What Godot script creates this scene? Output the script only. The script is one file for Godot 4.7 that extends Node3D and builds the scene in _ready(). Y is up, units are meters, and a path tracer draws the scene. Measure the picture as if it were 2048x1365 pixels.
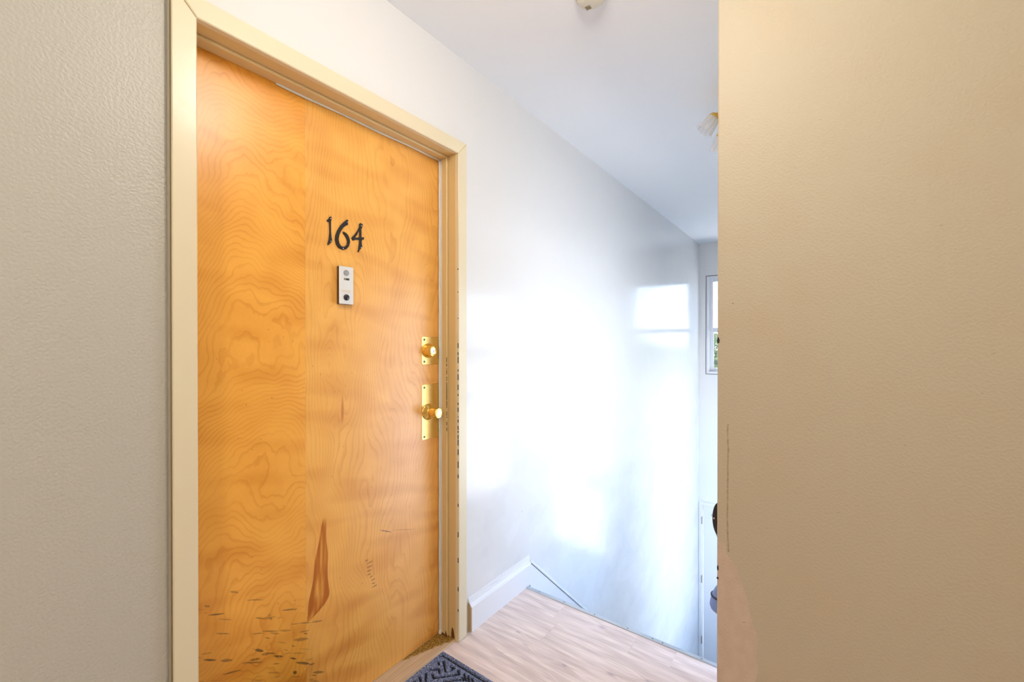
extends Node3D
# World: x metres out from the left (door) wall, y up from the landing floor, s metres along the hall (Godot z = -s).

const D := -0.0895           # front face of the flat door
const CEIL := 2.5178
const S_FAR := 5.6357        # far wall of the stairwell
const S_END := 1.8415        # edge of the landing
const PIER_S := 1.45         # the wall end that faces the camera
const PIER_X := 1.0039
const LOW := -2.757          # floor at the bottom of the stairs
const BACK_S := -1.9
const HALL_X := 2.3

var M := {}
var rng := RandomNumberGenerator.new()


func V(x: float, y: float, s: float) -> Vector3:
	return Vector3(x, y, -s)


# ------------------------------------------------------------------ mesh builder
class MB:
	var v := PackedVector3Array()
	var n := PackedVector3Array()
	var uv := PackedVector2Array()
	var uv2 := PackedVector2Array()
	var col := PackedColorArray()
	var map = null
	var map2 = null
	var colour = null

	func tri(a: Vector3, b: Vector3, c: Vector3, na: Vector3, nb: Vector3, nc: Vector3) -> void:
		var face := (b - a).cross(c - a)
		if face.length_squared() < 1e-16:
			return
		if face.dot(na + nb + nc) > 0.0:
			put(a, na); put(c, nc); put(b, nb)
		else:
			put(a, na); put(b, nb); put(c, nc)

	func put(p: Vector3, m: Vector3) -> void:
		v.append(p)
		n.append(m.normalized())
		uv.append(map.call(p, m) if map != null else Vector2.ZERO)
		uv2.append(map2.call(p, m) if map2 != null else Vector2.ZERO)
		if colour != null:
			col.append(colour.call(p, m))

	func flat(a: Vector3, b: Vector3, c: Vector3, hint: Vector3) -> void:
		var f := (b - a).cross(c - a).normalized()
		if f.dot(hint) < 0.0:
			f = -f
		tri(a, b, c, f, f, f)

	func quad(a: Vector3, b: Vector3, c: Vector3, d: Vector3, hint: Vector3) -> void:
		flat(a, b, c, hint)
		flat(a, c, d, hint)

	# a box with chamfered edges, from lo to hi
	func box(lo: Vector3, hi: Vector3, ch := 0.0, skip := Vector3.ZERO) -> void:
		var l := Vector3(minf(lo.x, hi.x), minf(lo.y, hi.y), minf(lo.z, hi.z))
		var h := Vector3(maxf(lo.x, hi.x), maxf(lo.y, hi.y), maxf(lo.z, hi.z))
		var k := minf(ch, 0.49 * minf(h.x - l.x, minf(h.y - l.y, h.z - l.z)))
		var mid := (l + h) / 2.0
		var pt := func(sx: int, sy: int, sz: int, axis: int) -> Vector3:
			var p := Vector3(h.x if sx > 0 else l.x, h.y if sy > 0 else l.y, h.z if sz > 0 else l.z)
			var sg := [sx, sy, sz]
			for i in 3:
				if i != axis:
					p[i] -= sg[i] * k
			return p
		for axis in 3:
			for sg in [-1, 1]:
				var c := []
				for q in [[-1, -1], [1, -1], [1, 1], [-1, 1]]:
					var s3 := [0, 0, 0]
					s3[axis] = sg
					s3[(axis + 1) % 3] = q[0]
					s3[(axis + 2) % 3] = q[1]
					c.append(pt.call(s3[0], s3[1], s3[2], axis))
				var hint := Vector3.ZERO
				hint[axis] = sg
				quad(c[0], c[1], c[2], c[3], hint)
		if k <= 0.0:
			return
		for axis in 3:   # the edges that run along axis
			var a1 := (axis + 1) % 3
			var a2 := (axis + 2) % 3
			for p in [-1, 1]:
				for q in [-1, 1]:
					var lo3 := [0, 0, 0]
					lo3[a1] = p
					lo3[a2] = q
					lo3[axis] = -1
					var hi3 := lo3.duplicate()
					hi3[axis] = 1
					var hint := Vector3.ZERO
					hint[a1] = p
					hint[a2] = q
					quad(pt.call(lo3[0], lo3[1], lo3[2], a1), pt.call(hi3[0], hi3[1], hi3[2], a1), pt.call(hi3[0], hi3[1], hi3[2], a2), pt.call(lo3[0], lo3[1], lo3[2], a2), hint)
		for sx in [-1, 1]:
			for sy in [-1, 1]:
				for sz in [-1, 1]:
					flat(pt.call(sx, sy, sz, 0), pt.call(sx, sy, sz, 1), pt.call(sx, sy, sz, 2), Vector3(sx, sy, sz))

	# a polygon in the plane (O, U, W) pushed along N by depth, its front edge chamfered
	func prism(poly: PackedVector2Array, o: Vector3, u: Vector3, w: Vector3, nn: Vector3, depth: float, ch := 0.0, smooth := false) -> void:
		var p := poly
		if Geometry2D.is_polygon_clockwise(p):
			p = p.duplicate()
			p.reverse()
		var cnt := p.size()
		var inset := PackedVector2Array()
		var out := PackedVector2Array()
		for i in cnt:
			var e1 := (p[i] - p[(i + cnt - 1) % cnt]).normalized()
			var e2 := (p[(i + 1) % cnt] - p[i]).normalized()
			var b := (Vector2(e1.y, -e1.x) + Vector2(e2.y, -e2.x))
			b = b.normalized() if b.length() > 1e-6 else Vector2(e1.y, -e1.x)
			out.append(b)
			inset.append(p[i] - b * ch / maxf(0.5, b.dot(Vector2(e1.y, -e1.x))))
		var at := func(q: Vector2, d: float) -> Vector3: return o + u * q.x + w * q.y + nn * d
		for q in [[p, 0.0, -1.0], [inset, depth, 1.0]]:
			var idx := Geometry2D.triangulate_polygon(q[0])
			for t in range(0, idx.size(), 3):
				flat(at.call(q[0][idx[t]], q[1]), at.call(q[0][idx[t + 1]], q[1]), at.call(q[0][idx[t + 2]], q[1]), nn * q[2])
		for i in cnt:
			var j := (i + 1) % cnt
			var e := p[j] - p[i]
			var f := (u * e.y - w * e.x).normalized()
			var ni := (u * out[i].x + w * out[i].y) if smooth else f
			var nj := (u * out[j].x + w * out[j].y) if smooth else f
			tri(at.call(p[i], 0.0), at.call(p[j], 0.0), at.call(p[j], depth - ch), ni, nj, nj)
			tri(at.call(p[i], 0.0), at.call(p[j], depth - ch), at.call(p[i], depth - ch), ni, nj, ni)
			if ch > 0.0:
				tri(at.call(p[i], depth - ch), at.call(p[j], depth - ch), at.call(inset[j], depth), ni + nn, nj + nn, nj + nn)
				tri(at.call(p[i], depth - ch), at.call(inset[j], depth), at.call(inset[i], depth), ni + nn, nj + nn, ni + nn)

	# a profile of (radius, height) turned round the axis through o
	func lathe(prof: Array, o: Vector3, axis: Vector3, segs := 32, scale2 := 1.0) -> void:
		var a := axis.normalized()
		var u := a.cross(Vector3.UP if absf(a.y) < 0.9 else Vector3.RIGHT).normalized()
		var w := a.cross(u)
		var m := prof.size()
		var sn := []
		for i in m - 1:
			var d: Vector2 = prof[i + 1] - prof[i]
			sn.append(Vector2(d.y, -d.x).normalized())
		for i in m - 1:
			var n0: Vector2 = sn[i]
			var n1: Vector2 = sn[i]
			if i > 0 and sn[i].dot(sn[i - 1]) > 0.6:
				n0 = (sn[i] + sn[i - 1]).normalized()
			if i < m - 2 and sn[i].dot(sn[i + 1]) > 0.6:
				n1 = (sn[i] + sn[i + 1]).normalized()
			for k in segs:
				var c := []
				for t in [TAU * k / segs, TAU * (k + 1) / segs]:
					var dir := u * cos(t) + w * sin(t) * scale2
					for q in [[prof[i], n0], [prof[i + 1], n1]]:
						c.append(o + dir * q[0].x + a * q[0].y)
						c.append((dir * q[1].x + a * q[1].y).normalized())
				tri(c[0], c[2], c[6], c[1], c[3], c[7])
				tri(c[0], c[6], c[4], c[1], c[7], c[5])

	func tube(path: Array, r: float, segs := 10) -> void:
		var rings := []
		for i in path.size():
			var d: Vector3 = (path[mini(i + 1, path.size() - 1)] - path[maxi(i - 1, 0)]).normalized()
			var u := d.cross(Vector3.UP if absf(d.y) < 0.9 else Vector3.RIGHT).normalized()
			var w := d.cross(u)
			var ring := []
			for k in segs + 1:
				var t := TAU * k / segs
				ring.append(u * cos(t) + w * sin(t))
			rings.append(ring)
		for i in path.size() - 1:
			for k in segs:
				var a: Vector3 = rings[i][k]
				var b: Vector3 = rings[i][k + 1]
				var c: Vector3 = rings[i + 1][k + 1]
				var e: Vector3 = rings[i + 1][k]
				tri(path[i] + a * r, path[i] + b * r, path[i + 1] + c * r, a, b, c)
				tri(path[i] + a * r, path[i + 1] + c * r, path[i + 1] + e * r, a, c, e)
		for end in [0, path.size() - 1]:
			var cap: Vector3 = path[end] - path[1 if end == 0 else end - 1]
			for k in segs:
				flat(path[end], path[end] + rings[end][k] * r, path[end] + rings[end][k + 1] * r, cap)

	func mesh() -> ArrayMesh:
		var arr := []
		arr.resize(Mesh.ARRAY_MAX)
		arr[Mesh.ARRAY_VERTEX] = v
		arr[Mesh.ARRAY_NORMAL] = n
		arr[Mesh.ARRAY_TEX_UV] = uv
		arr[Mesh.ARRAY_TEX_UV2] = uv2
		if col.size() == v.size():
			arr[Mesh.ARRAY_COLOR] = col
		var am := ArrayMesh.new()
		am.add_surface_from_arrays(Mesh.PRIMITIVE_TRIANGLES, arr)
		return am


# ------------------------------------------------------------------ naming
var taken := {}

func numbered(called: String) -> String:
	var k: int = taken.get(called, 0)
	taken[called] = k + 1
	return called if k == 0 else "%s_%03d" % [called, k]


func tag(o: Node3D, label := "", category := "", kind := "", group := "") -> void:
	if label: o.set_meta("label", label)
	if category: o.set_meta("category", category)
	if kind: o.set_meta("kind", kind)
	if group: o.set_meta("group", group)


func thing(called: String, at: Vector3, label: String, category: String, kind := "") -> Node3D:
	var o := Node3D.new()
	o.name = numbered(called)
	add_child(o, true)
	o.position = at
	tag(o, label, category, kind)
	return o


# commits a builder (world coordinates) as one named mesh; under a parent its vertices are moved to that parent's origin
func obj(called: String, mb: MB, mat: Material, parent: Node3D = null) -> MeshInstance3D:
	var o := MeshInstance3D.new()
	o.cast_shadow = GeometryInstance3D.SHADOW_CASTING_SETTING_ON
	if parent == null:
		o.name = numbered(called)
		add_child(o, true)
	else:
		var base := parent.position
		var up := parent.get_parent()
		while up != self and up is Node3D:
			base += up.position
			up = up.get_parent()
		for i in mb.v.size():
			mb.v[i] -= base
		o.name = part_name(parent, called)
		parent.add_child(o, true)
	o.mesh = mb.mesh()
	o.material_override = mat
	return o


func part_name(parent: Node, called: String) -> String:
	var k := 0
	var nm := called
	while parent.has_node(nm):
		k += 1
		nm = "%s_%03d" % [called, k]
	return nm


# ------------------------------------------------------------------ materials
func lin(r: float, g: float, b: float) -> Color:
	return Color(r, g, b).linear_to_srgb()


func mat(called: String, c: Color, rough := 0.5, metal := 0.0) -> StandardMaterial3D:
	var m := StandardMaterial3D.new()
	m.resource_name = called
	m.albedo_color = c
	m.roughness = rough
	m.metallic = metal
	M[called] = m
	return m


func noise_tex(sd: int, freq: float, size := 512, oct := 3, normal := false, bump := 4.0) -> NoiseTexture2D:
	var f := FastNoiseLite.new()
	f.seed = sd
	f.noise_type = FastNoiseLite.TYPE_SIMPLEX_SMOOTH
	f.frequency = freq
	f.fractal_octaves = oct
	var t := NoiseTexture2D.new()
	t.width = size
	t.height = size
	t.seamless = true
	t.noise = f
	t.as_normal_map = normal
	t.bump_strength = bump
	return t


func fnl(sd: int, freq: float, oct := 1) -> FastNoiseLite:
	var f := FastNoiseLite.new()
	f.seed = sd
	f.noise_type = FastNoiseLite.TYPE_SIMPLEX_SMOOTH
	f.frequency = freq
	f.fractal_type = FastNoiseLite.FRACTAL_FBM if oct > 1 else FastNoiseLite.FRACTAL_NONE
	f.fractal_octaves = oct
	return f


func stipple(m: StandardMaterial3D, t: Texture2D, per_metre: float, cm: float) -> void:
	m.uv1_triplanar = true
	m.uv1_world_triplanar = true
	m.uv1_scale = Vector3.ONE * per_metre
	m.heightmap_enabled = true
	m.heightmap_texture = t
	m.heightmap_scale = cm


# Stained rotary-cut birch veneer: three sheets with their own figure, knots, a heart streak, scuffs near the foot. s 0.36-1.345, y 0-2.12
const DS0 := 0.36
const DS1 := 1.345
const DY1 := 2.12

func door_texture() -> ImageTexture:
	var w := 960
	var h := 2048
	var data := PackedByteArray()
	data.resize(w * h * 3)
	var warp := fnl(11, 1.0)
	var warp2 := fnl(12, 1.0)
	var fine := fnl(13, 1.0)
	var band := fnl(14, 1.0)
	var mott := fnl(15, 1.0, 2)
	var knots := [[0.760, 1.445, 0.014, 0.11, 0.045], [0.792, 1.215, 0.024, 0.075, 0.06], [0.858, 1.19, 0.02, 0.10, -0.035], [0.835, 1.06, 0.012, 0.06, 0.03], [0.80, 0.995, 0.02, 0.035, 0.03], [0.80, 0.80, 0.045, 0.09, 0.04], [0.90, 0.47, 0.05, 0.07, 0.05], [1.02, 1.63, 0.05, 0.16, 0.03], [0.97, 0.80, 0.03, 0.12, -0.03], [0.93, 1.50, 0.03, 0.12, -0.03]]
	var i := 0
	for py in h:
		var y := DY1 * (1.0 - (py + 0.5) / h)
		for px in w:
			var s := DS0 + (DS1 - DS0) * (px + 0.5) / w
			var r := 0.0
			var g := 0.0
			var b := 0.0
			var ring := 0.0
			var hair := 0.0
			if s < 0.7127:
				var q := s - 0.585
				var f := y + (4.2 if q < 0.0 else 1.5) * q * q + warp.get_noise_2d(s * 3.2, y * 2.4) * 0.13 + warp2.get_noise_2d(s * 13.0, y * 10.0) * 0.017 + band.get_noise_2d(s * 26.0, y * 8.0) * 0.006 + fine.get_noise_2d(s * 60.0, y * 40.0) * 0.0025
				ring = f / 0.026
				hair = f / 0.0088
				r = 0.955; g = 0.68; b = 0.27
			else:
				var f := (s - 0.7) * (1.0 if s < 1.05 else 0.8) + warp.get_noise_2d(s * 4.0 + 30.0, y * 1.1) * 0.075 + warp2.get_noise_2d(s * 11.0 + 9.0, y * 5.0) * 0.011 + fine.get_noise_2d(s * 40.0, y * 16.0) * 0.0022
				for k in knots:
					var u: float = (s - k[0]) / k[2]
					var t: float = (y - k[1]) / k[3]
					var d := u * u + t * t
					if d < 6.0:
						f += k[4] * exp(-d)
				ring = f / 0.0165
				hair = f / 0.0055
				r = 0.955; g = 0.71; b = 0.345
				if s > 1.05:
					r -= 0.006; g -= 0.006
			var tr := ring - floorf(ring)
			var th := hair - floorf(hair)
			var dark := (0.22 + 0.13 * band.get_noise_2d(s * 5.0, y * 4.0)) * smoothstep(0.55, 0.97, tr) * (1.0 - smoothstep(0.97, 1.0, tr)) + 0.10 * absf(th - 0.5)
			var bands := band.get_noise_2d(s * 2.4 + 5.0 * floorf(s / 0.7127), y * 11.0 + 1.5 * s)
			var m := mott.get_noise_2d(s * 7.0, y * 6.0)
			var low := 1.0 - smoothstep(0.0, 0.9, y)
			dark += maxf(0.0, bands) * (0.32 + 0.25 * low) + 0.16 * m + 0.08 * low
			# the heart streak
			var ty := (y - 0.43) / 0.27
			if ty > -0.25 and ty < 1.0:
				var rough := 0.003 * warp2.get_noise_2d(y * 9.0, 4.0)
				var left := 0.779 - 0.055 * pow(clampf(1.0 - ty, 0.0, 1.0), 0.75) - 0.006 * clampf(-ty * 5.0, 0.0, 1.0) + rough
				var right := 0.783 + 0.012 * clampf(1.0 - ty, 0.0, 1.0) - 0.075 * pow(clampf(-ty * 4.0, 0.0, 1.0), 2.2) - rough
				var inside := minf(s - left, right - s)
				var rel := inside / maxf(0.5 * (right - left), 0.002)
				var streak := smoothstep(-0.0005, 0.003, inside) * (1.15 - 0.55 * smoothstep(0.25, 0.9, rel) + 0.6 * warp2.get_noise_2d(s * 55.0, y * 6.0)) * smoothstep(1.0, 0.8, ty)
				dark += 1.2 * maxf(streak, 0.0)
				b -= 0.05 * streak
			# narrow dark slit under the latch height
			var sl := Vector2((s - 0.845) / 0.0045, (y - 1.045) / 0.045).length_squared()
			dark += 0.8 * exp(-sl * sl)
			# paler, pinker area low on the latch side
			var pale_zone := exp(-pow((s - 1.12) / 0.16, 2.0) - pow((y - 0.85) / 0.55, 2.0))
			r += pale_zone * 0.005; g += 0.022 * pale_zone; b += 0.11 * pale_zone
			# greenish ochre towards the foot of the left sheet
			var foot := smoothstep(0.55, 0.05, y) * smoothstep(0.8, 0.66, s)
			r -= 0.15 * foot; g -= 0.115 * foot; b -= 0.11 * foot
			if absf(s - 0.7127) < 0.0007:
				dark += 0.22
			dark = clampf(dark, -0.35, 1.6)
			r -= 0.16 * dark
			g -= 0.21 * dark
			b -= 0.17 * dark
			data[i] = int(clampf(r, 0.0, 1.0) * 255.0)
			data[i + 1] = int(clampf(g, 0.0, 1.0) * 255.0)
			data[i + 2] = int(clampf(b, 0.0, 1.0) * 255.0)
			i += 3
	var im := Image.create_from_data(w, h, false, Image.FORMAT_RGB8, data)
	rng.seed = 77
	# kick marks and scratches
	for k in 70:
		var s0 := rng.randf_range(0.39, 0.74)
		var y0 := 0.635 - 0.64 * s0 + rng.randf_range(-0.02, 0.26) * rng.randf_range(0.4, 1.0)
		var big := rng.randf() < 0.3
		stroke(im, s0, y0, rng.randf_range(0.008, 0.05), rng.randf_range(-0.75, -0.30), rng.randf_range(2.5, 5.0) if big else rng.randf_range(1.0, 2.2), Color(0.27, 0.18, 0.06), rng.randf_range(0.2, 0.68))
	for k in 9:
		var s0 := 0.935 + k * 0.0035 + rng.randf_range(-0.006, 0.006)
		stroke(im, s0, 0.475 - k * 0.014, rng.randf_range(0.014, 0.028), rng.randf_range(-0.12, 0.12), 1.3, Color(0.22, 0.12, 0.04), 0.75)
	stroke(im, 1.00, 0.567, 0.055, -0.5, 1.8, Color(0.38, 0.25, 0.14), 0.8)
	stroke(im, 1.06, 0.545, 0.11, -0.3, 0.8, Color(0.42, 0.22, 0.1), 0.5)
	stroke(im, 0.685, 0.405, 0.03, 0.42, 1.0, Color(0.98, 0.80, 0.48), 0.7)
	stroke(im, 0.69, 0.205, 0.05, 0.5, 1.0, Color(0.98, 0.80, 0.48), 0.6)
	stroke(im, 0.386, 0.265, 0.05, 0.55, 4.0, Color(0.42, 0.30, 0.08), 0.4)
	stroke(im, 0.50, 0.25, 0.07, 0.5, 1.2, Color(0.36, 0.24, 0.07), 0.5)
	stroke(im, 0.49, 0.205, 0.03, -0.3, 5.0, Color(0.22, 0.15, 0.05), 0.6)
	stroke(im, 0.49, 0.175, 0.03, -0.4, 5.0, Color(0.22, 0.15, 0.05), 0.6)
	for k in 90:   # pin specks
		var s0 := rng.randf_range(0.40, 1.29)
		var y0 := rng.randf_range(0.1, 1.3) if k > 12 else rng.randf_range(1.2, 2.0)
		stroke(im, s0, y0, 0.0025, rng.randf_range(-1, 1), rng.randf_range(1.0, 2.2), Color(0.3, 0.14, 0.03), rng.randf_range(0.35, 0.9))
	return ImageTexture.create_from_image(im)


func stroke(im: Image, s0: float, y0: float, length: float, slope: float, thick: float, c: Color, a: float) -> void:
	var w := im.get_width()
	var h := im.get_height()
	var steps := int(maxf(2.0, length / (DS1 - DS0) * w))
	for k in steps:
		var t := float(k) / steps
		var x := (s0 + length * t - DS0) / (DS1 - DS0) * w
		var y := (1.0 - (y0 + length * slope * t) / DY1) * h
		var half := thick * sin(PI * (t * 0.9 + 0.05))
		for dy in range(int(-thick - 1), int(thick + 2)):
			var cover := clampf(half - absf(dy) + 0.5, 0.0, 1.0) * a
			var px := int(x)
			var py := int(y) + dy
			if cover > 0.0 and px >= 0 and px < w and py >= 0 and py < h:
				im.set_pixel(px, py, im.get_pixel(px, py).lerp(c, cover))


# pale oak laminate, u along the plank: 1.2 m x 0.6 m
func oak_texture() -> ImageTexture:
	var w := 1024
	var h := 512
	var data := PackedByteArray()
	data.resize(w * h * 3)
	var grain := fnl(31, 1.0, 3)
	var broad := fnl(32, 1.0, 2)
	var hair := fnl(33, 1.0)
	var knots := []
	rng.seed = 5
	for k in 9:
		knots.append([rng.randf_range(0.0, 1.2), rng.randf_range(0.0, 0.6), rng.randf_range(0.008, 0.016)])
	var i := 0
	for py in h:
		var y := 0.6 * py / h
		for px in w:
			var x := 1.2 * px / w
			var yy := y
			var kn := 0.0
			for k in knots:
				var dx: float = (x - k[0]) / 0.06
				var dy: float = (y - k[1]) / 0.02
				var d := dx * dx + dy * dy
				if d < 8.0:
					yy += 0.018 * exp(-d) * signf(dy)
					kn += exp(-(pow((x - k[0]) / k[2], 2.0) + pow((y - k[1]) / (k[2] * 0.45), 2.0)))
			var v := 0.10 * grain.get_noise_2d(x * 4.0, yy * 150.0) + 0.13 * broad.get_noise_2d(x * 3.0, yy * 24.0) + 0.05 * hair.get_noise_2d(x * 12.0, yy * 420.0)
			v -= 0.22 * minf(kn, 1.0)
			data[i] = int(clampf(0.92 + v * 0.65, 0.0, 1.0) * 255.0)
			data[i + 1] = int(clampf(0.845 + v * 0.7, 0.0, 1.0) * 255.0)
			data[i + 2] = int(clampf(0.81 + v * 0.7 + 0.05 * minf(kn, 1.0), 0.0, 1.0) * 255.0)
			i += 3
	return ImageTexture.create_from_image(Image.create_from_data(w, h, false, Image.FORMAT_RGB8, data))


# wear on the tan wall end: a bare filled patch low on its corner, a drip, a nail hole, chips along the arris. x 0.98-1.70, y 0-2.52
func pier_wear() -> ImageTexture:
	var w := 512
	var h := 2048
	var im := Image.create_empty(w, h, false, Image.FORMAT_RGBA8)
	im.fill(Color(0.74, 0.62, 0.5, 0.0))
	var edge := fnl(51, 1.0, 3)
	var mot := fnl(52, 1.0, 3)
	for py in h:
		var y := 2.52 * (1.0 - (py + 0.5) / h)
		for px in w:
			var x := 0.98 + 0.72 * (px + 0.5) / w
			# the filled patch, rounded top, right edge near x 1.11
			if y < 0.72 and x < 1.16:
				var right := 1.004 + 0.109 * sqrt(clampf((0.645 - y) / 0.24, 0.0, 1.0)) + 0.006 * edge.get_noise_2d(x * 20.0, y * 12.0)
				var a := smoothstep(0.002, -0.002, x - right)
				if y > 0.60 and y < 0.662 and x < 1.03:
					a = maxf(a, smoothstep(0.664, 0.658, y) * smoothstep(1.032, 1.026, x))
				if a > 0.0:
					var t := 0.03 * mot.get_noise_2d(x * 22.0, y * 14.0)
					im.set_pixel(px, py, Color(0.80 + t, 0.72 + t, 0.65 + t, 0.9 * a))
			# the old paint run
			var dr := 1.034 + 0.0028 * edge.get_noise_2d(3.0, y * 9.0) + 0.003 * smoothstep(0.68, 0.64, y)
			if y > 0.635 and y < 1.03 and absf(x - dr) < 0.0035:
				var a := (1.0 - absf(x - dr) / 0.0035) * (0.55 + 0.35 * mot.get_noise_2d(7.0, y * 60.0))
				im.set_pixel(px, py, Color(0.50, 0.36, 0.16, clampf(a, 0.0, 1.0)))
			# broad uneven tone
			if im.get_pixel(px, py).a == 0.0:
				var n := mot.get_noise_2d(x * 3.0, y * 3.0)
				if n > 0.0:
					im.set_pixel(px, py, Color(0.77, 0.58, 0.38, 0.12 * n))
			if Vector2(x - 1.0476, y - 1.4029).length() < 0.0016:
				im.set_pixel(px, py, Color(0.05, 0.04, 0.03, 1.0))
	rng.seed = 8
	for k in 34:
		var cx := int(rng.randf_range(0.08, 0.95) * w)
		var cy := int(rng.randf_range(0.2, 0.97) * h)
		for d in rng.randi_range(1, 5):
			im.set_pixel(clampi(cx + d, 0, w - 1), clampi(cy + rng.randi_range(0, 1), 0, h - 1), Color(0.36, 0.26, 0.14, 0.6))
	return ImageTexture.create_from_image(im)


# scuffs and filler patches low on the stairwell side of the left wall. s 1.3-5.7, y -2.76-2.52
func stair_wear() -> ImageTexture:
	var w := 1024
	var h := 1024
	var im := Image.create_empty(w, h, false, Image.FORMAT_RGBA8)
	im.fill(Color(0.8, 0.8, 0.8, 0.0))
	var a := fnl(61, 1.0, 4)
	for py in h:
		var y := 2.52 - 5.28 * (py + 0.5) / h
		for px in w:
			var s := 1.3 + 4.4 * (px + 0.5) / w
			var n := a.get_noise_2d(s * 2.5, y * 3.0)
			var where := smoothstep(1.3, 0.3, y)
			if n > 0.08:
				im.set_pixel(px, py, Color(1, 1, 1, where * 0.10 * smoothstep(0.08, 0.3, n)))
			elif n < -0.12:
				im.set_pixel(px, py, Color(0.72, 0.72, 0.74, where * 0.10 * smoothstep(-0.12, -0.4, n)))
	rng.seed = 21
	for k in 80:
		var cx := rng.randi_range(0, w - 6)
		var cy := rng.randi_range(300, h - 6)
		for d in rng.randi_range(1, 3):
			im.set_pixel(cx, clampi(cy + d, 0, h - 1), Color(0.5, 0.48, 0.46, 0.55))
	for d in 3:
		im.set_pixel(int((5.016 - 1.3) / 4.4 * w) + d % 2, int((2.52 + 1.938) / 5.28 * h) + d, Color(0.2, 0.2, 0.22, 0.9))
	return ImageTexture.create_from_image(im)


func mat_texture() -> ImageTexture:
	var im := Image.create_empty(256, 256, false, Image.FORMAT_RGB8)
	rng.seed = 91
	for y in 256:
		for x in 256:
			var t := rng.randf()
			var c := Color(0.33, 0.40, 0.58)
			if t < 0.30:
				c = Color(0.10, 0.13, 0.24)
			elif t > 0.80:
				c = Color(0.80, 0.83, 0.90)
			elif t > 0.62:
				c = Color(0.55, 0.60, 0.72)
			im.set_pixel(x, y, c)
	return ImageTexture.create_from_image(im)


# the worn threshold: pale wood, ground-in dirt at its right end. u along s 0.3-1.33, v across x -0.09-0
func sill_texture() -> ImageTexture:
	var w := 1024
	var h := 96
	var im := Image.create_empty(w, h, false, Image.FORMAT_RGB8)
	var g := fnl(71, 1.0, 3)
	var d := fnl(72, 1.0, 4)
	for py in h:
		var x := -0.09 + 0.095 * (py + 0.5) / h
		for px in w:
			var s := 0.3 + 1.03 * (px + 0.5) / w
			var v := 0.10 * g.get_noise_2d(s * 4.0, x * 160.0)
			var c := Color(0.80 + v, 0.69 + v, 0.56 + v)
			var reach := (s - 1.10) / 0.21          # 0 at the left tip of the stain, 1 at the jamb
			var limit := -0.088 + 0.080 * clampf(reach, 0.0, 1.0) + 0.012 * d.get_noise_2d(s * 30.0, 2.0)
			if reach > 0.0:
				var a := smoothstep(0.008, -0.006, x - limit)
				var n := d.get_noise_2d(s * 90.0, x * 150.0)
				c = c.lerp(Color(0.56 + 0.45 * n, 0.42 + 0.38 * n, 0.16 + 0.15 * n), 0.95 * a)
			im.set_pixel(px, py, c)
	return ImageTexture.create_from_image(im)


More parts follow.
